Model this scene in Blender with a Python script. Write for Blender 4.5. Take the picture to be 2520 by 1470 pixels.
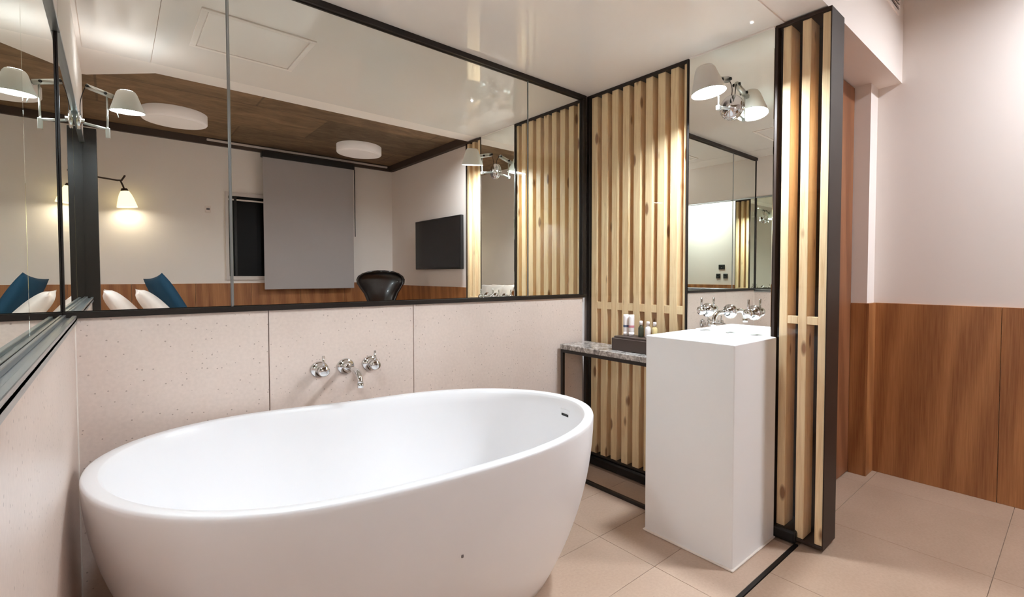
import bpy, bmesh, math, random
from mathutils import Vector, Matrix, Euler
random.seed(7)
for o in list(bpy.data.objects): bpy.data.objects.remove(o, do_unlink=True)
sc = bpy.context.scene
COL = sc.collection
PI = math.pi

# ------------------------------------------------------------------ camera, world, exposure
W_PX = 2520.0
F_PX = 1194.146
yaw, pitch, roll = (math.radians(v) for v in (46.6025, -1.6907, 0.1348))
fw = Vector((math.cos(yaw)*math.cos(pitch), math.sin(yaw)*math.cos(pitch), math.sin(pitch)))
rt = Vector((math.sin(yaw), -math.cos(yaw), 0)); up = rt.cross(fw)
rt, up = rt*math.cos(roll)+up*math.sin(roll), up*math.cos(roll)-rt*math.sin(roll)
cam = bpy.data.objects.new('camera', bpy.data.cameras.new('camera'))
COL.objects.link(cam)
m = Matrix((rt, up, -fw)).transposed().to_4x4(); m.translation = Vector((0.0913, -2.1424, 1.17))
cam.matrix_world = m
cam.data.sensor_width = 36; cam.data.lens = F_PX*36/W_PX
cam.data.shift_x = -150/W_PX; cam.data.shift_y = -21.6/W_PX
cam.data.clip_start = 0.01
sc.camera = cam
w = bpy.data.worlds.new('world'); sc.world = w; w.use_nodes = True
w.node_tree.nodes['Background'].inputs[0].default_value = (0.004, 0.005, 0.008, 1)
sc.view_settings.view_transform = 'Standard'; sc.view_settings.look = 'None'
sc.view_settings.gamma = 1.0; sc.view_settings.use_curve_mapping = False
sc.view_settings.exposure = 1.30
sc.cycles.max_bounces = 16; sc.cycles.glossy_bounces = 10; sc.cycles.diffuse_bounces = 10
sc.cycles.transparent_max_bounces = 16
LAMP = 225.0       # radiance of the wall lamps' light discs
ROOM_FILL = 130.0         # radiance of the unseen fill lamp added over the entry

# ------------------------------------------------------------------ main dimensions (metres)
H = 2.277          # dropped ceiling
HC = 2.92          # concrete ceiling
XB = 2.23          # plane of the slat screens
XR = 3.398         # right wall
YFAR = -5.63       # far bedroom wall
XBL = -0.36        # bedroom wall behind the bed head
YE = -1.39         # edge of dropped ceiling
ZM = 1.04          # lower edge of mirrors
ZL = 1.90          # top of left mirror

# ------------------------------------------------------------------ helpers
def lin(c):
    return tuple(((v/255)/12.92 if v/255 <= .04045 else ((v/255+.055)/1.055)**2.4) for v in c) + (1,)

def mat(name, col=(200, 200, 200), rough=.5, metal=0.0, spec=.5, emit=None, strength=0.0, coat=0.0, trans=0.0):
    m = bpy.data.materials.new(name); m.use_nodes = True
    b = m.node_tree.nodes['Principled BSDF']
    b.inputs['Base Color'].default_value = lin(col)
    b.inputs['Roughness'].default_value = rough; b.inputs['Metallic'].default_value = metal
    b.inputs['Specular IOR Level'].default_value = spec; b.inputs['Coat Weight'].default_value = coat
    b.inputs['Transmission Weight'].default_value = trans
    if emit:
        b.inputs['Emission Color'].default_value = lin(emit); b.inputs['Emission Strength'].default_value = strength
    return m

class NT:
    def __init__(s, m):
        s.t = m.node_tree; s.b = s.t.nodes['Principled BSDF']
    def n(s, kind, **k):
        x = s.t.nodes.new('ShaderNode'+kind)
        for a, v in k.items():
            if a.startswith('i_'): x.inputs[a[2:].replace('_', ' ')].default_value = v
            else: setattr(x, a, v)
        return x
    def l(s, a, b): s.t.links.new(a, b)
    def coord(s, scale, rnd=False):
        tc = s.n('TexCoord'); mp = s.n('Mapping'); mp.inputs['Scale'].default_value = scale
        s.l(tc.outputs['Object'], mp.inputs['Vector'])
        if rnd:
            oi = s.n('ObjectInfo'); mul = s.n('VectorMath', operation='MULTIPLY')
            mul.inputs[1].default_value = (37.1, 17.7, 23.3)
            s.l(oi.outputs['Random'], mul.inputs[0]); s.l(mul.outputs[0], mp.inputs['Location'])
        return mp.outputs['Vector']
    def ramp(s, fac, stops):
        r = s.n('ValToRGB'); e = r.color_ramp.elements
        e[0].position, e[0].color = stops[0][0], lin(stops[0][1])
        e[1].position, e[1].color = stops[-1][0], lin(stops[-1][1])
        for p, c in stops[1:-1]:
            q = e.new(p); q.color = lin(c)
        s.l(fac, r.inputs['Fac']); return r.outputs['Color']
    def mix(s, fac, a, b, mode='MIX'):
        x = s.n('Mix', data_type='RGBA', blend_type=mode)
        for sock, v in ((x.inputs[0], fac), (x.inputs[6], a), (x.inputs[7], b)):
            if hasattr(v, 'is_linked'): s.l(v, sock)
            else: sock.default_value = v
        return x.outputs[2]
    def bump(s, h, strength=.1, dist=.01):
        x = s.n('Bump'); x.inputs['Strength'].default_value = strength; x.inputs['Distance'].default_value = dist
        s.l(h, x.inputs['Height']); s.l(x.outputs[0], s.b.inputs['Normal'])

def noise(nt, vec, scale=5, detail=4, rough=.5, dist=0.0):
    x = nt.n('TexNoise'); x.inputs['Scale'].default_value = scale; x.inputs['Detail'].default_value = detail
    x.inputs['Roughness'].default_value = rough; x.inputs['Distortion'].default_value = dist
    nt.l(vec, x.inputs['Vector']); return x.outputs['Fac']

def stone_mat(name, base, speck_dark, rough=.35):
    m = mat(name, base, rough); nt = NT(m)
    v = nt.coord((1, 1, 1))
    big = noise(nt, v, 3, 5)
    c0 = nt.ramp(big, [(.3, tuple(x-7 for x in base)), (.7, tuple(min(255, x+6) for x in base))])
    fine = noise(nt, v, 90, 3)
    c1 = nt.mix(.18, c0, nt.ramp(fine, [(.35, tuple(x-22 for x in base)), (.65, tuple(min(255, x+12) for x in base))]))
    vo = nt.n('TexVoronoi'); vo.inputs['Scale'].default_value = 70; nt.l(v, vo.inputs['Vector'])
    th = nt.n('Math', operation='LESS_THAN'); th.inputs[1].default_value = .17; nt.l(vo.outputs['Distance'], th.inputs[0])
    sep = nt.n('SeparateColor'); nt.l(vo.outputs['Color'], sep.inputs[0])
    th2 = nt.n('Math', operation='GREATER_THAN'); th2.inputs[1].default_value = .66; nt.l(sep.outputs[0], th2.inputs[0])
    mu = nt.n('Math', operation='MULTIPLY'); nt.l(th.outputs[0], mu.inputs[0]); nt.l(th2.outputs[0], mu.inputs[1])
    mu2 = nt.n('Math', operation='MULTIPLY'); nt.l(mu.outputs[0], mu2.inputs[0]); mu2.inputs[1].default_value = .6
    c2 = nt.mix(mu2.outputs[0], c1, lin(speck_dark))
    nt.l(c2, nt.b.inputs['Base Color'])
    return m

def pine_mat(name, base, dark, knot, rnd=True):
    m = mat(name, base, .5); nt = NT(m)
    v = nt.coord((14, 14, .9), rnd)
    g = noise(nt, v, 3.0, 5, .6, 1.2)
    c = nt.ramp(g, [(.25, dark), (.5, base), (.75, tuple(min(255, x+14) for x in base))])
    v2 = nt.coord((60, 60, 1.5), rnd)
    f = noise(nt, v2, 4, 2)
    c = nt.mix(.25, c, nt.ramp(f, [(.3, dark), (.7, tuple(min(255, x+10) for x in base))]))
    v3 = nt.coord((9, 9, 3.2), rnd)
    vo = nt.n('TexVoronoi'); vo.inputs['Scale'].default_value = 1.25; nt.l(v3, vo.inputs['Vector'])
    r = nt.n('MapRange'); r.inputs[1].default_value = .10; r.inputs[2].default_value = .17
    r.inputs[3].default_value = .85; r.inputs[4].default_value = 0; nt.l(vo.outputs['Distance'], r.inputs[0])
    c = nt.mix(r.outputs[0], c, lin(knot))
    nt.l(c, nt.b.inputs['Base Color'])
    return m

def oak_mat(name, base, dark, light):
    m = mat(name, base, .42); nt = NT(m)
    v = nt.coord((3.2, 3.2, .38), True)
    wv = nt.n('TexWave', wave_type='BANDS', bands_direction='DIAGONAL'); wv.inputs['Scale'].default_value = 1.1
    wv.inputs['Distortion'].default_value = 7; wv.inputs['Detail'].default_value = 3; wv.inputs['Detail Scale'].default_value = 1.2
    nt.l(v, wv.inputs['Vector'])
    c = nt.ramp(wv.outputs['Fac'], [(.1, dark), (.5, base), (.9, light)])
    v2 = nt.coord((55, 55, 1.6), True)
    f = noise(nt, v2, 3, 4, .6)
    c = nt.mix(.55, c, nt.ramp(f, [(.3, dark), (.7, light)]))
    nt.l(c, nt.b.inputs['Base Color'])
    return m

def mk(name, bm, material, parent=None, smooth=False, org=None):
    """one mesh object; geometry is given in world metres, parented ones become local to the thing's origin"""
    if org is None and parent is not None: org = parent.get('_o')
    if org is not None: bmesh.ops.translate(bm, verts=bm.verts, vec=-Vector(org))
    me = bpy.data.meshes.new(name); bm.normal_update(); bm.to_mesh(me); bm.free()
    if smooth:
        for p in me.polygons: p.use_smooth = True
    me.materials.append(material)
    o = bpy.data.objects.new(name, me); COL.objects.link(o)
    if parent is not None: o.parent = parent
    elif org is not None: o.location = org
    o['_o'] = tuple(org) if org is not None else (0, 0, 0)
    return o

def sub(name, bm, material, part, smooth=False):
    return mk(name, bm, material, part, smooth, org=part['_o'])

def tag(o, label, cat, group=None):
    o['label'] = label; o['category'] = cat
    if group: o['group'] = group
    return o

def thing(name, loc, label, cat, group=None):
    o = bpy.data.objects.new(name, None); COL.objects.link(o); o.location = loc; o['_o'] = tuple(loc)
    o.empty_display_size = .05
    return tag(o, label, cat, group)

def struct(name, bm, material, smooth=False, label=None):
    o = mk(name, bm, material, None, smooth); o['kind'] = 'structure'
    if label: o['label'] = label
    return o

def box(x0, x1, y0, y1, z0, z1, bev=0.0, seg=2, bm=None):
    b = bm or bmesh.new()
    r = bmesh.ops.create_cube(b, size=1)
    vs = r['verts']
    sx, sy, sz = abs(x1-x0), abs(y1-y0), abs(z1-z0)
    bmesh.ops.scale(b, verts=vs, vec=(sx, sy, sz))
    bmesh.ops.translate(b, verts=vs, vec=((x0+x1)/2, (y0+y1)/2, (z0+z1)/2))
    if bev > 0:
        es = list({e for v in vs for e in v.link_edges})
        bmesh.ops.bevel(b, geom=es, offset=min(bev, .49*min(sx, sy, sz)), segments=seg, affect='EDGES', profile=.5)
    return b

def frame_along(d):
    d = Vector(d).normalized(); a = Vector((0, 0, 1)) if abs(d.z) < .9 else Vector((1, 0, 0))
    u = d.cross(a).normalized(); return d, u, d.cross(u).normalized()

def cone(p0, p1, r0, r1, seg=24, caps=True, bm=None):
    b = bm or bmesh.new(); p0, p1 = Vector(p0), Vector(p1)
    d, u, v = frame_along(p1-p0)
    rings = []
    for p, r in ((p0, r0), (p1, r1)):
        rings.append([b.verts.new(p+(u*math.cos(t*2*PI/seg)+v*math.sin(t*2*PI/seg))*r) for t in range(seg)])
    for i in range(seg):
        b.faces.new((rings[0][i], rings[0][(i+1) % seg], rings[1][(i+1) % seg], rings[1][i]))
    if caps:
        b.faces.new(rings[0][::-1]); b.faces.new(rings[1])
    bmesh.ops.recalc_face_normals(b, faces=b.faces)
    return b

def lathe(p, axis, prof, seg=32, bm=None, cap0=True, cap1=True):
    """prof = [(r, h)...] along axis from p"""
    b = bm or bmesh.new(); d, u, v = frame_along(axis); p = Vector(p)
    rings = []
    for r, h in prof:
        rings.append([b.verts.new(p+d*h+(u*math.cos(t*2*PI/seg)+v*math.sin(t*2*PI/seg))*r) for t in range(seg)])
    for k in range(len(rings)-1):
        for i in range(seg):
            b.faces.new((rings[k][i], rings[k][(i+1) % seg], rings[k+1][(i+1) % seg], rings[k+1][i]))
    if cap0: b.faces.new(rings[0][::-1])
    if cap1: b.faces.new(rings[-1])
    bmesh.ops.recalc_face_normals(b, faces=b.faces)
    return b

def tube(pts, r, seg=10, bm=None, taper=None):
    b = bm or bmesh.new(); pts = [Vector(p) for p in pts]; rings = []
    pu = None
    for i, p in enumerate(pts):
        d = (pts[min(i+1, len(pts)-1)]-pts[max(i-1, 0)]).normalized()
        if pu is None: _, pu, _ = frame_along(d)
        u = (pu-d*pu.dot(d)).normalized(); v = d.cross(u); pu = u
        rr = r if taper is None else r*(1+(taper-1)*i/(len(pts)-1))
        rings.append([b.verts.new(p+(u*math.cos(t*2*PI/seg)+v*math.sin(t*2*PI/seg))*rr) for t in range(seg)])
    for k in range(len(rings)-1):
        for i in range(seg):
            b.faces.new((rings[k][i], rings[k][(i+1) % seg], rings[k+1][(i+1) % seg], rings[k+1][i]))
    b.faces.new(rings[0][::-1]); b.faces.new(rings[-1])
    bmesh.ops.recalc_face_normals(b, faces=b.faces)
    return b

def prism(poly, z0, z1):
    b = bmesh.new()
    lo = [b.verts.new((x, y, z0)) for x, y in poly]; hi = [b.verts.new((x, y, z1)) for x, y in poly]
    n = len(poly)
    b.faces.new(lo[::-1]); b.faces.new(hi)
    for i in range(n): b.faces.new((lo[i], lo[(i+1) % n], hi[(i+1) % n], hi[i]))
    bmesh.ops.recalc_face_normals(b, faces=b.faces)
    return b

def bez(p0, p1, p2, n=10):
    p0, p1, p2 = Vector(p0), Vector(p1), Vector(p2)
    return [p0*(1-t)**2+p1*2*t*(1-t)+p2*t*t for t in (i/(n-1) for i in range(n))]

# ------------------------------------------------------------------ materials
M = {}
M['stone'] = stone_mat('terrazzo_stone', (221, 204, 193), (140, 118, 104), .32)
M['tile'] = stone_mat('floor_tile', (188, 163, 143), (170, 145, 126), .38)
M['tile2'] = stone_mat('floor_tile_bedroom', (164, 138, 118), (146, 122, 104), .4)
M['grout'] = mat('grout', (156, 132, 114), .8)
M['caulk'] = mat('white_caulk', (232, 222, 212), .5)
M['plaster'] = mat('white_plaster', (238, 228, 221), .75)
M['plaster2'] = mat('white_plaster_bedroom', (242, 236, 230), .8)
M['soffit'] = mat('matte_ceiling_paint', (238, 227, 219), .8)
M['gloss'] = mat('gloss_ceiling_film', (244, 235, 227), .06, spec=.5)
M['black'] = mat('black_steel', (34, 27, 23), .35, spec=.4)
M['brownsteel'] = mat('dark_brown_powder_coat', (50, 37, 30), .45, spec=.25)
M['curb'] = mat('black_curb', (20, 17, 16), .3)
M['tub'] = mat('white_solid_surface', (241, 240, 241), .28, spec=.5)
M['sink'] = mat('white_sink_surface', (240, 239, 238), .35)
M['chrome'] = mat('chrome', (222, 222, 222), .07, 1.0)
M['alu'] = mat('brushed_aluminium', (196, 196, 190), .3, 1.0)
M['channel'] = mat('grey_aluminium_channel', (176, 180, 182), .3, .9)
M['shade'] = mat('pale_lamp_shade', (214, 209, 200), .5)
M['shade_in'] = mat('white_shade_lining', (240, 238, 232), .6)
M['lamp'] = mat('lamp_light', (255, 250, 240), .5, emit=(233, 245, 255), strength=LAMP)
M['lamp_soft'] = mat('lamp_light_soft', (255, 250, 240), .5, emit=(233, 245, 255), strength=LAMP*.40)
M['lamp_top'] = mat('lamp_light_top', (255, 250, 240), .5, emit=(240, 247, 255), strength=14.0)
M['lamp_soft_top'] = mat('lamp_light_soft_top', (255, 250, 240), .5, emit=(240, 247, 255), strength=38.0)
M['creamglass'] = mat('cream_glass_shade', (232, 222, 180), .4, emit=(255, 236, 180), strength=.75)
M['bedbulb'] = mat('bedside_bulb', (255, 250, 240), .5, emit=(255, 240, 214), strength=13)
M['bedbulb_fill'] = mat('bedside_fill_bulb', (255, 250, 240), .5, emit=(244, 246, 255), strength=110)  # strong glow for the added lamp behind the bed head
M['pine'] = pine_mat('pine', (246, 217, 172), (218, 176, 124), (128, 74, 34))
M['pine2'] = pine_mat('pine_warm', (246, 215, 172), (220, 176, 126), (134, 76, 38))
M['oak'] = oak_mat('oak_panel', (160, 104, 60), (134, 80, 42), (186, 128, 78))
M['oakdoor'] = oak_mat('oak_door', (138, 86, 54), (112, 66, 40), (156, 104, 70))
M['backing'] = mat('dark_backing_board', (52, 36, 22), .7)
M['backing2'] = mat('brown_backing_board', (120, 78, 42), .7)
M['mirror'] = mat('mirror_silver', (246, 248, 243), .0, 1.0)
M['mirrorL'] = mat('mirror_silver_greenish', (232, 240, 230), .0, 1.0)
M['rubber'] = mat('dark_rubber', (24, 22, 20), .6)
M['teal'] = mat('teal_fabric', (12, 62, 88), .85)
M['linen'] = mat('white_linen', (226, 218, 210), .9)
M['leather'] = mat('black_leather', (22, 17, 15), .28, spec=.6, coat=.3)
M['screen'] = mat('tv_screen', (30, 27, 26), .18)
M['tvframe'] = mat('tv_frame', (22, 20, 19), .35)
M['blind'] = mat('grey_roller_fabric', (178, 172, 170), .9)
M['night'] = mat('night_window_glass', (10, 10, 11), .35, spec=.2)
M['winframe'] = mat('white_window_frame', (214, 206, 200), .4)
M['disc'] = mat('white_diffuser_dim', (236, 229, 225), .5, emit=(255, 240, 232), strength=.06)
M['disc_fill'] = mat('fill_lamp_diffuser', (250, 245, 238), .5, emit=(240, 247, 255), strength=ROOM_FILL)
M['darkwood'] = mat('dark_wood_box', (74, 60, 54), .45)
M['socket'] = mat('dark_socket', (38, 40, 38), .4)
M['pinkwhite'] = mat('white_plastic', (240, 232, 230), .35)
M['blueprint'] = mat('grey_blue_print', (96, 110, 138), .4)
M['pinkprint'] = mat('pink_print', (206, 128, 138), .4)
M['amber'] = mat('pale_yellow_bottle', (214, 194, 140), .25)
M['darkbottle'] = mat('dark_green_bottle', (66, 68, 54), .25)
M['trimdark'] = mat('dark_brown_trim', (66, 52, 42), .6)
M['speckmark'] = mat('dark_mark', (110, 104, 104), .5)

def glass_mat():
    m = bpy.data.materials.new('clear_glass_pane'); m.use_nodes = True; t = m.node_tree
    t.nodes.remove(t.nodes['Principled BSDF']); out = t.nodes['Material Output']
    tr = t.nodes.new('ShaderNodeBsdfTransparent'); tr.inputs[0].default_value = (.98, .985, .98, 1)
    gl = t.nodes.new('ShaderNodeBsdfGlossy'); gl.inputs['Roughness'].default_value = 0.0
    fr = t.nodes.new('ShaderNodeFresnel'); fr.inputs['IOR'].default_value = 1.45
    mx = t.nodes.new('ShaderNodeMixShader')
    ge = t.nodes.new('ShaderNodeNewGeometry'); sb = t.nodes.new('ShaderNodeMath'); sb.operation = 'SUBTRACT'; sb.inputs[0].default_value = 1.0
    t.links.new(ge.outputs['Backfacing'], sb.inputs[1]); mu = t.nodes.new('ShaderNodeMath'); mu.operation = 'MULTIPLY'
    t.links.new(sb.outputs[0], mu.inputs[0]); t.links.new(fr.outputs[0], mu.inputs[1])
    t.links.new(mu.outputs[0], mx.inputs[0]); t.links.new(tr.outputs[0], mx.inputs[1]); t.links.new(gl.outputs[0], mx.inputs[2])
    t.links.new(mx.outputs[0], out.inputs[0]); return m
M['glass'] = glass_mat()

def marble_mat():
    m = mat('grey_marble', (170, 162, 156), .2); nt = NT(m); v = nt.coord((1, 1, 1))
    a = noise(nt, v, 34, 6, .7, 1.0)
    nt.l(nt.ramp(a, [(.38, (112, 106, 102)), (.5, (164, 156, 150)), (.62, (206, 200, 194))]), nt.b.inputs['Base Color']); return m
M['marble'] = marble_mat()

def concrete_mat():
    m = mat('board_formed_concrete', (120, 98, 76), .85); nt = NT(m)
    v = nt.coord((1, 1, 1))
    n1 = noise(nt, nt.coord((.6, 1.1, 1)), 3, 7, .68, .9)
    c = nt.ramp(n1, [(.3, (96, 78, 58)), (.52, (126, 104, 80)), (.72, (156, 132, 104))])
    br = nt.n('TexBrick'); nt.l(v, br.inputs['Vector']); br.offset = .37
    br.inputs['Scale'].default_value = 1.0; br.inputs['Brick Width'].default_value = 1.9; br.inputs['Row Height'].default_value = .95
    br.inputs['Mortar Size'].default_value = .012; br.inputs['Mortar Smooth'].default_value = .6
    br.inputs['Color1'].default_value = (.68, .66, .64, 1); br.inputs['Color2'].default_value = (1.35, 1.22, 1.08, 1); br.inputs['Mortar'].default_value = (.6, .58, .56, 1)
    c = nt.mix(1.0, c, br.outputs['Color'], 'MULTIPLY')
    n2 = noise(nt, nt.coord((1.2, 3.5, 1)), 5, 6, .65)
    c = nt.mix(.35, c, nt.ramp(n2, [(.35, (84, 68, 50)), (.68, (150, 124, 92))]))
    nt.l(c, nt.b.inputs['Base Color']); return m
M['concrete'] = concrete_mat()

# ------------------------------------------------------------------ room shell
fl = struct('floor', box(-.6, 3.6, -5.8, .25, -.12, -.006), M['grout'])
def tiles(xs, ys, material, skip=None):
    for i in range(len(xs)-1):
        for j in range(len(ys)-1):
            if skip and skip(xs[i], xs[i+1], ys[j], ys[j+1]): continue
            mk('tile', box(xs[i]+.0009, xs[i+1]-.0009, ys[j]+.0009, ys[j+1]-.0009, -.01, 0, .0008, 1), material, fl, org=(0, 0, 0))
tiles([0, .45, 1.05, 1.65, 2.2], [-1.291, -.975, -.67, -.365, -.06, 0], M['tile'])
xs2 = [-.36, .15, .75, 1.35, 1.95, 2.55, 3.15, 3.398]
tiles(xs2, [-5.63, -5.52, -4.92, -4.32, -3.72, -3.12, -2.52, -1.92, -1.311], M['tile2'])
tiles([2.38, 2.55, 3.15, 3.398], [-1.311, -1.16], M['tile2'])
fs = struct('trim_1', box(0, XB, -1.309, -1.293, -.01, .002), M['curb']); fs['label'] = 'black strip across the floor at the edge of the bath zone'

# wall A (behind the tub)
wa = struct('wall_back', box(-.2, 2.45, .02, .2, 0, HC), M['plaster'])
sx = [0.0, .517, 1.098, 2.2]
for i in range(3):
    mk('stone_panel', box(sx[i]+.0015, sx[i+1]-.0015, 0, .02, 0, ZM-.006, .0015, 1), M['stone'], wa, org=(0, 0, 0))
mk('corner_bead', box(-.004, .003, -.004, .002, 0, ZM-.01, .002, 1), M['caulk'], wa, org=(0, 0, 0))
# wall L (left partition with recessed mirror)
wl = struct('wall_left', box(-.2, -.045, -1.68, .2, 0, HC), M['plaster'])
sy = [0, -1.68]
for i in range(1):
    mk('stone_panel', box(-.045, 0, sy[i]-.0015, sy[i+1]+.0015, 0, ZM-.012, .0015, 1), M['stone'], wl, org=(0, 0, 0))
mk('header', box(-.045, -.018, -1.68, 0, ZL+.012, H, .002, 1), M['plaster'], wl, org=(0, 0, 0))
# bedroom walls
wr = struct('wall_right', box(XR, XR+.15, -5.8, .2, 0, HC+.1), M['plaster'])
wf = struct('wall_far', box(-.6, 3.6, YFAR-.15, YFAR, 0, HC+.1), M['plaster2'])
wb = struct('wall_bedside', box(XBL-.15, XBL, -5.8, -1.6, 0, HC+.1), M['plaster2'])
wret = struct('wall_return', box(XBL-.15, -.2, -1.68, -1.5, 0, HC), M['plaster2'])
wd = struct('wall_door', box(2.4, XR, -1.15, -1.0, 0, H), M['plaster'])
pil = struct('wall_pilaster', box(3.268, XR, -1.27, -1.15, 0, H), M['plaster'])
d1 = struct('door_1', box(2.42, 3.262, -1.187, -1.15, .006, H-.008, .002, 1), M['oakdoor'])
sub('hinge', cone((2.99, -1.193, .012), (2.99, -1.193, .03), .008, .008, 12), M['rubber'], d1, True)
# wainscot panels
def wains(wall, plane, seams, z, axis):
    for a, b in zip(seams[:-1], seams[1:]):
        lo, hi = min(a, b)+.0012, max(a, b)-.0012
        if axis == 'x': bm = box(plane-.014, plane, lo, hi, 0, z, .001, 1)
        else: bm = box(lo, hi, plane, plane+.014, 0, z, .001, 1)
        mk('wood_panel', bm, M['oak'], wall, org=(0, 0, 0))
wains(wr, XR, [-1.272, -1.85, -2.45, -3.05, -3.65, -4.25, -4.85, -5.45, -5.614], 1.012, 'x')
wains(wf, YFAR, [XBL, .24, .84, 1.44, 2.04, 2.64, 3.24, XR-.015], 1.055, 'y')
mk('wood_panel', box(3.256, 3.268, -1.27, -1.188, 0, 1.012, .001, 1), M['oak'], pil, org=(0, 0, 0))
mk('wood_panel', box(3.256, XR-.001, -1.284, -1.27, 0, 1.012, .001, 1), M['oak'], pil, org=(0, 0, 0))
# dropped ceiling with chamfered corner, gloss film over the bath
dc = struct('ceiling', prism([(-.2, .2), (-.2, -1.72), (.0, -1.68), (.278, YE), (XR+.1, YE), (XR+.1, .2)], H, HC+.05), M['soffit'])
mk('gloss_panel', box(.0, .249, -1.215, 0, H-.006, H), M['gloss'], dc, org=(0, 0, 0))
mk('gloss_panel', box(.251, XB+.005, -1.215, 0, H-.006, H), M['gloss'], dc, org=(0, 0, 0))
hx0, hx1, hy0, hy1 = .374, .808, -.822, -.366
hf = bmesh.new()
for a in ((hx0, hx1, hy0, hy0+.022), (hx0, hx1, hy1-.022, hy1), (hx0, hx0+.022, hy0+.022, hy1-.022), (hx1-.022, hx1, hy0+.022, hy1-.022)):
    box(*a, H-.012, H-.005, .001, 1, hf)
mk('hatch_frame', hf, M['soffit'], dc, org=(0, 0, 0))
mk('hatch_door', box(hx0+.026, hx1-.026, hy0+.026, hy1-.026, H-.010, H-.005, .001, 1), M['gloss'], dc, org=(0, 0, 0))
struct('ceiling.001', box(-.6, 3.6, -5.8, -1.30, HC, HC+.15), M['concrete'])
t2 = struct('trim_2', box(XBL, XR, YFAR, YFAR+.05, HC-.085, HC), M['trimdark'])
t3 = struct('trim_3', box(XR-.06, XR, YFAR+.05, YE, HC-.09, HC), M['trimdark'])
struct('trim_4', box(.98, XR-.1, YFAR+.05, YFAR+.075, HC-.045, HC-.02, .003, 1), M['winframe'])

# ------------------------------------------------------------------ wall mirrors
mA = thing('wall_mirror', (1.1, 0, ZM), 'long black-framed wall mirror above the bathtub, joined from three panes', 'mirror')
ja = [-.024, .405, 1.775, XB-.041]
for i in range(3):
    mk('mirror_pane', box(ja[i]+.001, ja[i+1]-.001, .006, .018, ZM+.012, H-.03, .004, 1), M['mirror'], mA)
for za, zb in ((ZM-.006, ZM+.013), (H-.031, H-.006)):
    mk('frame_rail', box(-.024, XB-.012, -.012, .02, za, zb, .001, 1), M['black'], mA)
mk('corner_strip', box(XB-.040, XB-.012, -.012, .02, ZM+.014, H-.032, .001, 1), M['black'], mA)
mk('corner_strip', box(-.024, -.019, -.003, .02, ZM+.014, H-.032, .001, 1), M['black'], mA)
mk('joint_strip', box(.4025, .4075, .003, .018, ZM+.014, H-.032), M['channel'], mA)
mk('joint_strip', box(1.7735, 1.7765, .003, .018, ZM+.014, H-.032), M['channel'], mA)
mL = thing('wall_mirror', (-.03, -.7, ZM), 'recessed wall mirror on the left side wall above a grey metal sill', 'mirror')
jl = [-.003, -.80, -1.675]
for i in range(2):
    mk('mirror_pane', box(-.034, -.024, jl[i+1]+.0008, jl[i]-.0008, ZM+.004, ZL, .002, 1), M['mirrorL'], mL)
sl = bmesh.new()
box(-.045, .006, -1.68, 0, ZM-.012, ZM-.004, .001, 1, sl); box(-.0235, -.017, -1.68, 0, ZM-.004, ZM+.006, .001, 1, sl)
box(-.004, .006, -1.68, 0, ZM-.022, ZM+.003, .001, 1, sl)
mk('sill_channel', sl, M['channel'], mL)
mk('top_channel', box(-.045, -.014, -1.68, 0, ZL, ZL+.012, .001, 1), M['channel'], mL)
mk('end_post', box(-.2, .034, -1.76, -1.681, 0, 1.985, .002, 1), M['black'], mL)
mB = thing('wall_mirror', (XB, -.955, 1.5), 'tall narrow wall mirror between the two slat screens behind the washbasin', 'mirror')
mk('mirror_pane', box(XB, XB+.008, -1.174, -.736, .62, H-.008, .0015, 1), M['mirror'], mB)
mk('backing', box(XB+.01, XB+.145, -1.174, -.736, .05, H-.008), M['backing'], mB)
mk('top_bead', box(XB-.006, XB+.006, -1.174, -.736, H-.012, H-.006, .001, 1), M['soffit'], mB)

# ------------------------------------------------------------------ slat screens
def slat_screen(label, y0, y1, starts, width, pine, z0, rail, end_plate, backing):
    T = .145
    t = thing('slat_screen', (XB+T/2, (y0+y1)/2, z0), label, 'slat screen')
    a, b = y1, y0        # a = nearer camera (more negative)
    st = .022 if not end_plate else .009
    f = bmesh.new()
    box(XB, XB+T, y0-(.024 if not end_plate else .012), y0, z0, H-.006, .001, 1, f)
    box(XB, XB+T, a, a+st*.5, z0, H-.006, .001, 1, f)
    box(XB, XB+T, a+st*.5, y0-.012, H-.020, H-.006, .001, 1, f)
    box(XB, XB+T, a+st*.5, y0-.012, z0, z0+.010, .001, 1, f)
    mk('frame', f, M['brownsteel'] if end_plate else M['black'], t)
    zs0, zs1 = z0+.010, H-.021
    shared = {}
    for s in starts:
        wd_ = min(width, s-(a+st*.5))
        key = round(wd_, 4)
        c = Vector((XB+.012, s, (zs0+zs1)/2))
        if key not in shared:
            o = mk('slat', box(c.x, c.x+.092, s-wd_, s, zs0, zs1, .002, 1), pine, t)
            me = o.data
            for v in me.vertices: v.co -= (c-Vector(t['_o']))
            o.location = c-Vector(t['_o']); shared[key] = me
        else:
            o = bpy.data.objects.new('slat', shared[key]); COL.objects.link(o); o.parent = t; o.location = c-Vector(t['_o'])
    for s, s2 in zip(starts[:-1], starts[1:]):
        mk('rail_block', box(XB+.0125, XB+.03, s2+.0005, s-width-.0005, rail[0], rail[1], .001, 1), pine, t)
    mk('backing', box(XB+.128, XB+.140, a+.012, y0-.026, z0+.012, H-.022), backing, t)
    mk('glass_pane', box(XB+.004, XB+.008, a+.008, y0-.025, z0+.012, H-.022), M['glass'], t)
    return t
st1 = [-.033-.0832*k for k in range(9)]
slat_screen('wide nine-slat pine screen in the corner behind the marble console', -.004, -.732, st1, .048, M['pine'], .058, (.967, 1.010), False, M['backing2'])
slat_screen('narrow three-slat pine screen with dark end plate, right of the washbasin', -1.177, -1.409, [-1.206, -1.288, -1.370], .036, M['pine2'], .016, (.962, .996), True, M['backing'])
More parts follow.
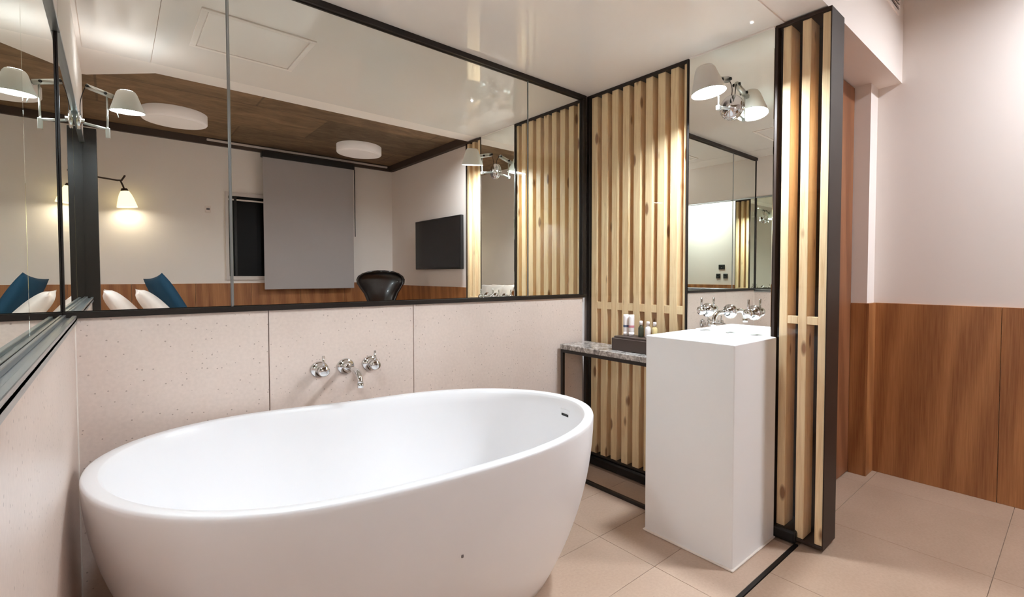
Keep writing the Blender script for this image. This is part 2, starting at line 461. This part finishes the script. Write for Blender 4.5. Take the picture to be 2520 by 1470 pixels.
struct('trim_5', box(XB-.012, XB+.145, -1.300, 0, 0, .056, .012, 3), M['curb'])['label'] = 'black curb running under the slat screens'

# ------------------------------------------------------------------ bathtub
TX, TY, TT, TZ = .745, -.564, -.224, .66
TW = [-0.5129, -0.02056, -0.00226, 0.20158, -0.09421, 0.02656, 0.01844, -0.01968, -0.00967, 0.00693, -0.00773, 0.00041, -0.00043]
def tub_rad(a):
    return math.exp(TW[0]+sum(TW[2*k-1]*math.cos(k*a)+TW[2*k]*math.sin(k*a) for k in range(1, 7)))
def tub_pt(ph, z, su, sv, dx=0.0, dy=0.0, off=0.0):
    r_ = tub_rad(ph)-off; x, y = r_*math.cos(ph), r_*math.sin(ph); c, s_ = math.cos(TT), math.sin(TT)
    u, v = (x*c+y*s_)*su, (-x*s_+y*c)*sv
    return Vector((TX+dx+u*c-v*s_, TY+dy+u*s_+v*c, z))
def tub_out(z):
    g = (1-min(z, TZ)/TZ)**1.926
    return 1-.245*g, 1-.413*g, .06*g, .051*g
def tub_inn(z):
    t = max(0, (TZ-.014-z)/(TZ-.014-.14))
    return 1-.26*t**2.2, 1-.40*t**2.2, .05*t*t, .04*t*t
def tub_rings():
    R = [(0.0, .72, .55, .06, .051, 0.0)]
    for i in range(16):
        z = .012+(TZ-.030)*i/15
        R.append((z,)+tub_out(z)+(0.0,))
    R += [(TZ-.008, 1, 1, 0, 0, .0), (TZ-.002, 1, 1, 0, 0, .002), (TZ, 1, 1, 0, 0, .006),
          (TZ-.0005, 1, 1, 0, 0, .032), (TZ-.003, 1, 1, 0, 0, .0355), (TZ-.009, 1, 1, 0, 0, .038), (TZ-.014, 1, 1, 0, 0, .043)]
    for i in range(1, 14):
        z = TZ-.014-(TZ-.014-.14)*i/13
        R.append((z,)+tub_inn(z)+(.043,))
    a0, b0, x0, y0 = tub_inn(.14)
    for q in (.93, .78, .5, .12): R.append((.14-.014*(1-q), a0*q, b0*q, x0, y0, .043*q))
    return R
tub = thing('bathtub', (TX, TY, 0), 'white oval freestanding bathtub under the long mirror', 'bathtub')
b = bmesh.new(); seg = 128; rings = []
for z, s1, s2, dx, dy, of in tub_rings():
    rings.append([b.verts.new(tub_pt(i*2*PI/seg, z, s1, s2, dx, dy, of)) for i in range(seg)])
for k in range(len(rings)-1):
    for i in range(seg): b.faces.new((rings[k][i], rings[k][(i+1) % seg], rings[k+1][(i+1) % seg], rings[k+1][i]))
b.faces.new(rings[0][::-1]); b.faces.new(rings[-1])
bmesh.ops.recalc_face_normals(b, faces=b.faces)
mk('shell', b, M['tub'], tub, True)
# overflow slot on the far end wall
def tub_in(ph, z): return tub_pt(ph, z, *tub_inn(z), .043)
PH = -.16; p0 = tub_in(PH, .597); pa = tub_in(PH-.02, .597); pb = tub_in(PH+.02, .597)
tan = (pb-pa).normalized(); nor = Vector((-tan.y, tan.x, 0)); nor = nor if nor.dot(Vector((TX, TY, 0))-p0) > 0 else -nor
def obox(c, ax, ay, az, sx_, sy_, sz_, bev):
    bm = box(-sx_/2, sx_/2, -sy_/2, sy_/2, -sz_/2, sz_/2, bev)
    mt = Matrix((ax, ay, az)).transposed().to_4x4(); mt.translation = c
    bmesh.ops.transform(bm, matrix=mt, verts=bm.verts); return bm
mk('overflow_cover', obox(p0+Vector((0, 0, .012)), tan, nor, Vector((0, 0, 1)), .062, .008, .016, .003), M['tub'], tub, True)
mk('overflow_slot', obox(p0-Vector((0, 0, .004)), tan, nor, Vector((0, 0, 1)), .046, .007, .010, .002), M['rubber'], tub)
pm = tub_pt(-PI/2-.015, .425, *tub_out(.425))
mk('small_mark', obox(pm+Vector((0, -.001, 0)), Vector((1, 0, 0)), Vector((0, 1, 0)), Vector((0, 0, 1)), .006, .004, .008, .001), M['speckmark'], tub)

# ------------------------------------------------------------------ faucets
def faucet_set(label, c, out, side, gap, group=None, spout=.17, s=1.0):
    """c = middle rosette on the wall, out = unit vector off the wall, side = unit vector along it"""
    c, out, side = Vector(c), Vector(out), Vector(side); up_ = Vector((0, 0, 1))
    t = thing('wall_faucet', tuple(c), label, 'faucet', group)
    for k in (-1, 1):
        p = c+side*gap*k
        h = mk('handle', lathe(p, out, [(.034*s, 0), (.034*s, .006*s), (.030*s, .009*s), (.017*s, .012*s), (.017*s, .040*s), (.021*s, .044*s), (.021*s, .066*s), (.018*s, .070*s)], 28), M['chrome'], t, True)
        sub('lever', tube([p+out*.056*s, p+out*.056*s+up_*.062*s], .0052*s, 10), M['chrome'], h, True)
    q = mk('rosette', lathe(c, out, [(.034*s, 0), (.034*s, .006*s), (.030*s, .009*s), (.016*s, .012*s), (.016*s, .03*s), (.012*s, .034*s)], 28), M['chrome'], t, True)
    pts = [c+out*.02*s, c+out*spout*.55]+bez(c+out*spout*.62, c+out*spout*.97, c+out*spout-up_*.05*s, 8)
    mk('spout', tube(pts, .0105*s, 14), M['chrome'], t, True)
    e = c+out*spout-up_*.05*s
    mk('aerator', cone(e+up_*.006, e-up_*.012, .0122*s, .0122*s, 16), M['chrome'], t, True)
    return t
faucet_set('chrome two-handle wall faucet on the stone above the bathtub', (.795, -.0005, .784), (0, -1, 0), (1, 0, 0), .102)
faucet_set('chrome two-handle wall faucet mounted on the narrow mirror over the washbasin', (XB-.0005, -.975, 1.000), (-1, 0, 0), (0, -1, 0), .121, spout=.15)

# ------------------------------------------------------------------ washbasin
sk = thing('washbasin', (2.03, -.99, 0), 'white square pedestal washbasin in front of the narrow mirror', 'washbasin')
X0, X1, Y0, Y1, ZS = 1.844, XB-.014, -1.2077, -.7724, .90
b = box(X0, X1, Y0, Y1, .004, ZS)
top = max(b.faces, key=lambda f_: f_.calc_center_median().z)
r = bmesh.ops.inset_region(b, faces=[top], thickness=.016)
ex = bmesh.ops.extrude_face_region(b, geom=[top]); vs = [v for v in ex['geom'] if isinstance(v, bmesh.types.BMVert)]
bmesh.ops.delete(b, geom=[top], context='FACES_ONLY')
bmesh.ops.translate(b, verts=vs, vec=(0, 0, -.10))
bmesh.ops.recalc_face_normals(b, faces=b.faces)
bmesh.ops.bevel(b, geom=list(b.edges), offset=.005, segments=3, affect='EDGES', profile=.5)
mk('pedestal', b, M['sink'], sk)
mk('drain', lathe((2.03, -.99, .8005), (0, 0, 1), [(.028, 0), (.028, .003), (.02, .005)], 24), M['chrome'], sk, True)
cb = bmesh.new()
box(X0-.007, X0+.004, Y0-.007, Y1+.007, .0005, .008, .003, 2, cb); box(X0, X1, Y0-.007, Y0+.004, .0005, .008, .003, 2, cb)
box(X0, X1, Y1-.004, Y1+.007, .0005, .008, .003, 2, cb)
mk('caulk_bead', cb, M['caulk'], sk)

# ------------------------------------------------------------------ marble console beside the basin
ct = thing('console_table', (2.09, -.39, 0), 'black steel console with grey marble top beside the washbasin', 'table')
cx0, cx1, cy0, cy1 = 1.9956, 2.205, -.755, -.022
mk('marble_top', box(cx0-.004, cx1, cy0, cy1, .737, .766, .002, 1), M['marble'], ct)
fb = bmesh.new()
for y in (cy1-.011, cy0+.011):
    box(cx0, cx0+.018, y-.009, y+.009, .0, .736, .001, 1, fb); box(cx1-.018, cx1, y-.009, y+.009, .0565, .736, .001, 1, fb)
for k, (xa, xb) in enumerate(((cx0, cx0+.018), (cx1-.018, cx1))):
    box(xa, xb, cy0+.02, cy1-.02, .718, .736, .001, 1, fb)
box(cx0, cx0+.018, cy0+.02, cy1-.02, .0, .018, .001, 1, fb)
for y in (cy1-.011, cy0+.011):
    box(cx0+.018, cx1-.018, y-.009, y+.009, .718, .736, .001, 1, fb)
mk('frame', fb, M['black'], ct)

tr = thing('amenity_tray', (2.12, -.54, .766), 'dark wooden box tray on the marble console', 'tray')
tb = bmesh.new()
box(2.055, 2.065, -.73, -.372, .767, .832, .002, 1, tb); box(2.175, 2.185, -.73, -.372, .767, .832, .002, 1, tb)
box(2.065, 2.175, -.382, -.372, .767, .832, .002, 1, tb); box(2.065, 2.175, -.73, -.72, .767, .832, .002, 1, tb)
mk('sides', tb, M['darkwood'], tr)
mk('inner_shelf', box(2.065, 2.175, -.72, -.382, .80, .842, .001, 1), M['darkwood'], tr)

def tube_bottle(y, printm, lab):
    t = thing('toiletry_tube', (2.13, y, .842), lab, 'tube', 'toiletries on the console tray')
    bm = lathe((2.13, y, .8425), (0, 0, 1), [(.0135, 0), (.0145, .004), (.0145, .018), (.015, .03), (.0155, .10), (.0145, .115)], 20)
    mk('tube_body', bm, M['pinkwhite'], t, True)
    mk('cap', cone((2.13, y, .8428), (2.13, y, .862), .0152, .0152, 20), M['pinkwhite'], t, True)
    mk('print_band', cone((2.13, y, .888), (2.13, y, .900), .0158, .0159, 20, False), printm, t, True)
    return t
tube_bottle(-.412, M['blueprint'], 'white toiletry tube with grey-blue band on the dark tray')
tube_bottle(-.450, M['pinkprint'], 'white toiletry tube with pink band on the dark tray')
def small_bottle(y, bodym, capm, lab):
    t = thing('toiletry_bottle', (2.13, y, .842), lab, 'bottle', 'toiletries on the console tray')
    mk('bottle_body', lathe((2.13, y, .8425), (0, 0, 1), [(.0135, 0), (.015, .004), (.015, .046), (.012, .056), (.0075, .060), (.0075, .064)], 20), bodym, t, True)
    mk('cap', lathe((2.13, y, .9062), (0, 0, 1), [(.0092, 0), (.0092, .018), (.0075, .022)], 16), capm, t, True)
small_bottle(-.516, M['darkbottle'], M['pinkwhite'], 'small dark bottle with white cap on the tray')
small_bottle(-.562, M['pinkwhite'], M['pinkwhite'], 'small white bottle between the dark and the yellow bottle')
small_bottle(-.606, M['amber'], M['pinkwhite'], 'small pale yellow bottle nearest the washbasin')

# ------------------------------------------------------------------ swing-arm wall lamps
def swing_lamp(label, p, d, s, lift=0.0, plate=1.0, toplight=.012, glow='lamp', tilt=(0, 0, 0), grip=True):
    p, d = Vector(p), Vector(d); z = Vector((0, 0, 1)); q = z.cross(d)
    t = thing('wall_lamp', tuple(p), label, 'lamp', 'swing-arm wall lamps of the bath zone')
    mk('wall_plate', lathe(p+d*.0005, d, [(.056*s*plate, 0), (.056*s*plate, .012*s), (.050*s*plate, .018*s), (.018*s, .020*s), (.018*s, .034*s)], 32), M['chrome'], t, True)
    e = p+d*.14*s
    arm = mk('arm', tube([p+d*.03*s-z*.012*s, e-z*.03*s], .0085*s, 12), M['alu'], t, True)
    sub('joint', box(e.x-.011*s, e.x+.011*s, e.y-.011*s, e.y+.011*s, p.z-(.088 if grip else .046)*s, p.z-.022*s, .003*s), M['alu'], arm)
    mk('rod', tube([e-z*(.06 if grip else .03)*s, e+z*(.095*s+lift)], .0055*s, 10), M['alu'], t, True)
    h0, h1 = p+d*.045*s+z*(.115*s+lift), p+d*.168*s+z*(.078*s+lift)
    hd = mk('head', tube([h0, h1], .0165*s, 16), M['alu'], t, True)
    for c in (h0+(h1-h0)*.04, h0+(h1-h0)*.72):
        for k in (-1, 1): sub('knob', cone(c+q*.014*s*k, c+q*.022*s*k, .009*s, .008*s, 14), M['rubber'], hd, True)
    ax = (z+Vector(tilt)).normalized()
    c0 = p+d*.238*s+z*(lift-.006*s)
    sh = bmesh.new(); lathe(c0, ax, [(.090*s, 0), (.052*s, .120*s), (.044*s, .132*s)], 40, sh, False, False)
    so = mk('shade', sh, M['shade'], t, True)
    so.modifiers.new('thick', 'SOLIDIFY').thickness = .0015
    sub('collar', tube([h1, h1+(c0+ax*.06*s-h1)*.55], .010*s, 12), M['alu'], so, True)
    if grip: sub('grip', tube([c0-d*.055*s-z*.002*s, c0-d*.045*s-z*.045*s], .0026*s, 8), M['alu'], so, True)
    mk('light_disc', lathe(c0+ax*.012*s, -ax, [(.0845*s, 0), (.0845*s, .002*s)], 32), M[glow], t)
    mk('top_lid', lathe(c0+ax*.1315*s, ax, [(.0435*s, 0), (.0435*s, .002*s), (.04*s, .004*s)], 24), M['shade'], t, True)
    mk('top_light', lathe(c0+ax*.1357*s, ax, [(toplight*s, 0), (toplight*.97*s, .002*s)], 24), M[glow+'_top'], t)
    mk('cable', tube(bez(h0, p+d*.005*s+z*.11*s+q*.02*s, p+d*.02*s+z*.03*s, 12)+[p+d*.02*s+z*.01*s], .0022*s, 6), M['rubber'], t, True)
    return t
swing_lamp('swing-arm lamp with pale conical shade mounted on the narrow mirror over the washbasin', (XB, -.972, 1.965), (-1, 0, 0), .86, .022, 1.2, .009, 'lamp', (-.10, .13, 0), False)
swing_lamp('swing-arm lamp with pale conical shade on the left side wall, seen in the long mirror', (-.018, -1.0, 1.868), (1, 0, 0), .72, .078, 1.0, .036, 'lamp_soft', (-.03, .05, 0))

# ------------------------------------------------------------------ bedroom seen in the mirrors
# window with roller blind in the far wall
wn = struct('window_1', box(1.20, 2.72, YFAR+.002, YFAR+.012, 1.15, 2.21), M['night'])
wfm = bmesh.new()
for a in ((1.165, 1.20, 1.10, 2.26), (2.72, 2.755, 1.10, 2.26)): box(a[0], a[1], YFAR, YFAR+.03, a[2], a[3], .002, 1, wfm)
box(1.20, 2.72, YFAR, YFAR+.03, 1.10, 1.15, .002, 1, wfm); box(1.20, 2.72, YFAR, YFAR+.03, 2.21, 2.26, .002, 1, wfm)
sub('window_frame', wfm, M['winframe'], wn)
for x in (1.26, 1.60, 1.98): sub('mullion', box(x, x+.03, YFAR+.012, YFAR+.028, 1.15, 2.21, .002, 1), M['winframe'] if x > 1.5 else M['tvframe'], wn)
sub('window_track', box(1.20, 2.72, YFAR+.014, YFAR+.026, 2.15, 2.17, .001, 1), M['winframe'], wn)
rb = thing('roller_blind', (2.16, -5.5, 2.80), 'grey roller blind lowered over the window of the far bedroom wall', 'blind')
mk('fabric', box(1.575, 2.745, -5.502, -5.498, .985, 2.76), M['blind'], rb)
mk('bottom_bar', box(1.575, 2.745, -5.507, -5.493, .97, .99, .003, 1), M['blind'], rb)
mk('cassette', box(1.56, 2.76, -5.56, -5.47, 2.758, 2.832, .003, 1), M['rubber'], rb)
mk('pull_chain', tube([(2.765, -5.49, 2.76), (2.765, -5.49, 1.75)], .006, 8), M['rubber'], rb, True)
# television on the right wall
tv = thing('television', (XR-.05, -3.98, 1.6), 'black flat television mounted on the right bedroom wall', 'television')
mk('bezel', box(XR-.085, XR-.04, -4.62, -3.34, 1.25, 1.945, .006, 2), M['tvframe'], tv)
mk('screen', box(XR-.0872, XR-.085, -4.60, -3.36, 1.275, 1.93), M['screen'], tv)
mk('wall_bracket', box(XR-.04, XR, -4.15, -3.8, 1.45, 1.75, .003, 1), M['tvframe'], tv)
# ceiling lamps
def disc_lamp(x, y, lab, lit, k=1.0):
    t = thing('ceiling_lamp', (x, y, HC), lab, 'ceiling lamp', 'round ceiling lamps of the bedroom')
    zt = HC-.004
    if lit:
        mk('housing', lathe((x, y, HC), (0, 0, -1), [(.27*k, 0), (.28*k, .006), (.28*k, .12), (.262*k, .12), (.262*k, .065), (.0, .065)], 56, None, True, False), M['disc'], t, True)
        mk('diffuser', lathe((x, y, HC-.0652), (0, 0, -1), [(.258*k, 0), (.258*k, .004)], 56), M['disc_fill'], t)
        return
    mk('housing', lathe((x, y, HC), (0, 0, -1), [(.27*k, 0), (.28*k, .006), (.28*k, .10), (.272*k, .112), (.255*k, .114)], 56), M['disc'], t, True)
    mk('diffuser', lathe((x, y, HC-.112), (0, 0, -1), [(.252*k, 0), (.250*k, .006), (.2*k, .008)], 56), M['disc'], t)
disc_lamp(.60, -4.62, 'round white ceiling lamp above the bed, nearest the bedside reading lamp', False)
disc_lamp(2.54, -4.66, 'round white ceiling lamp in front of the roller blind', False)
disc_lamp(3.06, -2.66, 'small round fill lamp added unseen over the entry near the dark sockets', True, .62)  # added lamp outside the view, fills the bedroom with light
# bed
bd = thing('bed', (.70, -4.05, 0), 'wide bed with white bedding, its head against the bedroom side wall', 'bed')
mk('base', box(-.26, 1.75, -4.95, -3.15, .08, .32, .01, 2), M['darkwood'], bd)
mk('mattress', box(-.25, 1.74, -4.94, -3.16, .32, .54, .05, 4), M['linen'], bd, True)
mk('duvet', box(.80, 1.76, -4.97, -3.13, .42, .60, .05, 4), M['linen'], bd, True)
mk('headboard', box(-.345, -.27, -5.0, -3.1, .0, .92, .01, 2), M['oak'], bd)
for x in (-.2, 1.68):
    for y in (-4.88, -3.22): mk('leg', cone((x, y, 0), (x, y, .08), .025, .03, 12), M['darkwood'], bd)
def pillow(name, label, material, bottom, topp, y, wide, thick, twist=0.0, group=None):
    B, T = Vector((bottom[0], y, bottom[1])), Vector((topp[0], y, topp[1]))
    az = (T-B).normalized(); ay = Vector((math.sin(twist), math.cos(twist), 0)); ay = (ay-az*ay.dot(az)).normalized(); ax = ay.cross(az)
    L = (T-B).length; N = 18; bm = bmesh.new(); g = []
    for side in (1, -1):
        gg = []
        for i in range(N+1):
            row = []
            for j in range(N+1):
                u, v = -1+2*i/N, -1+2*j/N
                e = max(0, (1-abs(u)**2.6)*(1-abs(v)**2.6))**.5
                pin = 1-.07*(1-abs(v)**2)*abs(u)**6; pin2 = 1-.07*(1-abs(u)**2)*abs(v)**6
                wr_ = .006*math.sin(7*u+3*v)*e
                row.append(bm.verts.new((B+T)/2+ay*(u*wide/2*pin)+az*(v*L/2*pin2)+ax*(side*(thick/2*e+wr_*.5))))
            gg.append(row)
        g.append(gg)
    for si, gg in enumerate(g):
        for i in range(N):
            for j in range(N):
                f_ = (gg[i][j], gg[i+1][j], gg[i+1][j+1], gg[i][j+1])
                bm.faces.new(f_ if si == 0 else f_[::-1])
    bmesh.ops.remove_doubles(bm, verts=bm.verts, dist=.0008); bmesh.ops.recalc_face_normals(bm, faces=bm.faces)
    o = mk(name, bm, material, None, True, org=tuple(B)); return tag(o, label, 'pillow', group)
pillow('pillow', 'white pillow closest to the bed head, leftmost in the long mirror', M['linen'], (.36, .56), (.02, 1.03), -4.0, .62, .15, group='pillows on the bed')
pillow('pillow', 'white pillow leaning between the other white pillow and the teal cushion', M['linen'], (.60, .56), (.24, 1.03), -3.95, .60, .15, group='pillows on the bed')
pillow('cushion', 'teal square cushion standing on the bed behind the white pillows', M['teal'], (.66, .585), (.38, 1.155), -4.50, .46, .13, .35)
# bedside reading lamps
def reading_lamp(label, org, rot, glow):
    o = Vector(org)
    t = thing('reading_lamp', tuple(o), label, 'lamp', 'bedside reading lamps'); t.rotation_euler.z = rot
    P = lambda x, y, z: o+Vector((x, y, z))
    mk('wall_plate', lathe(o, (0, 1, 0), [(.045, 0), (.045, .012), (.03, .02)], 24), M['alu'], t, True)
    mk('arm', tube([P(0, .02, 0), P(0, .15, 0), P(.10, .15, .01), P(.26, .15, -.005), P(.295, .15, 0), P(.325, .15, .06)], .009, 8), M['trimdark'], t, True)
    mk('stem', tube([P(.285, .15, -.005), P(.305, .15, -.06), P(.315, .15, -.10)], .008, 8), M['trimdark'], t, True)
    mk('collar', lathe(P(.315, .15, -.09), (.12, 0, -1), [(.025, 0), (.036, .03), (.036, .04)], 20), M['trimdark'], t, True)
    go = mk('glass_shade', lathe(P(.32, .15, -.12), (.10, 0, -1), [(.036, 0), (.055, .04), (.07, .09), (.082, .14), (.092, .185)], 32, None, True, False), M['creamglass'], t, True)
    go.modifiers.new('thick', 'SOLIDIFY').thickness = .003
    mk('bulb', lathe(P(.3365, .15, -.285), (.10, 0, -1), [(.08, 0), (.08, .003)], 24), glow, t)
    return t
reading_lamp('dark swing-arm reading lamp with glowing cream glass shade on the far bedroom wall', (-.12, YFAR, 2.25), 0, M['bedbulb'])
reading_lamp('added unseen swing-arm fill lamp with cream glass shade on the wall behind the bed head', (XBL, -3.0, 2.25), -PI/2, M['bedbulb_fill'])  # second lamp is made up, kept hidden, to brighten the bedroom
# black leather armchair in front of the far wall
ch = thing('armchair', (2.65, -4.2, 0), 'black leather swivel armchair with flared rounded back near the television', 'chair')
def chair_shell():
    bm = bmesh.new(); rows = []
    prof = [(.40, .30, .24), (.46, .31, .25), (.58, .215, .21), (.72, .18, .17), (.84, .19, .15), (.93, .225, .15), (1.0, .275, .155), (1.06, .312, .16), (1.11, .318, .16), (1.155, .295, .16), (1.195, .235, .14), (1.222, .15, .10), (1.232, .04, .05)]
    n = 28
    for side in (1, 0):
        for z, hw, dp in (prof if side else prof[::-1]):
            row = []
            for i in range(n+1):
                a = -1+2*i/n
                th = .055 if not side else 0
                x = 2.65+(hw-th*.5)*math.sin(a*PI/2)
                y = -4.2-dp*math.cos(a*PI/2)+(.03*(z-.4))*-1+th*(.9 if not side else 0)*math.cos(a*PI/2)
                row.append(bm.verts.new((x, y, z-(0.02 if (not side and z > 1.2) else 0))))
            rows.append(row)
    for k in range(len(rows)-1):
        for i in range(n): bm.faces.new((rows[k][i], rows[k][i+1], rows[k+1][i+1], rows[k+1][i]))
    for i in range(n): bm.faces.new((rows[-1][i], rows[-1][i+1], rows[0][i+1], rows[0][i]))
    for i in (0, n):
        for k in range(len(prof)-1):
            j = len(rows)-1-k
            try: bm.faces.new((rows[k][i], rows[k+1][i], rows[j-1][i], rows[j][i]))
            except ValueError: pass
    bmesh.ops.recalc_face_normals(bm, faces=bm.faces); return bm
mk('back_shell', chair_shell(), M['leather'], ch, True)
mk('seat', box(2.39, 2.91, -4.42, -3.92, .38, .50, .05, 4), M['leather'], ch, True)
for k in (-1, 1): mk('armrest', box(2.65+k*.285-.035, 2.65+k*.285+.035, -4.36, -3.96, .50, .64, .03, 3), M['leather'], ch, True)
mk('column', cone((2.65, -4.2, .03), (2.65, -4.2, .39), .03, .03, 20), M['chrome'], ch, True)
mk('foot', lathe((2.65, -4.2, 0), (0, 0, 1), [(.25, 0), (.25, .008), (.06, .03), (.03, .04)], 36), M['chrome'], ch, True)
# wall fittings
th_ = thing('thermostat', (.985, YFAR, 2.01), 'small grey wall sensor high on the far bedroom wall', 'sensor')
mk('plate', box(.955, 1.015, YFAR, YFAR+.012, 1.97, 2.05, .003, 1), M['plaster'], th_)
mk('display', box(.968, 1.002, YFAR+.012, YFAR+.015, 2.0, 2.025), M['speckmark'], th_)
def socket(y, z, lab, wd_):
    t = thing('wall_socket', (XR, y, z), lab, 'socket', 'dark sockets on the right wall')
    mk('face_plate', box(XR-.008, XR, y-wd_/2, y+wd_/2, z-.042, z+.042, .003, 1), M['socket'], t)
    mk('insert', lathe((XR-.008, y, z), (-1, 0, 0), [(.026, 0), (.026, .002), (.021, .002), (.020, .0005)], 20), M['rubber'], t, True)
socket(-2.28, 1.325, 'dark wall socket above the other two beside the entry', .12)
socket(-2.345, 1.165, 'lower dark wall socket farther from the slat screen', .085)
socket(-2.205, 1.165, 'lower dark wall socket nearer the slat screen', .085)
vg = thing('vent_grille', (3.0, YE, 2.68), 'wide pale air vent grille in the face of the ceiling bulkhead', 'vent')
vf = bmesh.new()
for a in ((2.70, 3.28, 2.615, 2.635), (2.70, 3.28, 2.755, 2.775)): box(a[0], a[1], YE-.008, YE, a[2], a[3], .001, 1, vf)
for a in ((2.70, 2.72), (3.26, 3.28)): box(a[0], a[1], YE-.008, YE, 2.635, 2.755, .001, 1, vf)
mk('frame', vf, M['soffit'], vg)
for k in range(6):
    bm = box(2.722, 3.258, -.009, .009, -.001, .001)
    bmesh.ops.transform(bm, matrix=Matrix.Translation((0, YE-.009, 2.647+.019*k)) @ Matrix.Rotation(.7, 4, 'X'), verts=bm.verts)
    mk('louvre', bm, M['soffit'], vg)
mk('duct_back', box(2.722, 3.258, YE-.0015, YE-.0005, 2.637, 2.753), M['trimdark'], vg)

for o in bpy.data.objects:
    if '_o' in o.keys(): del o['_o']
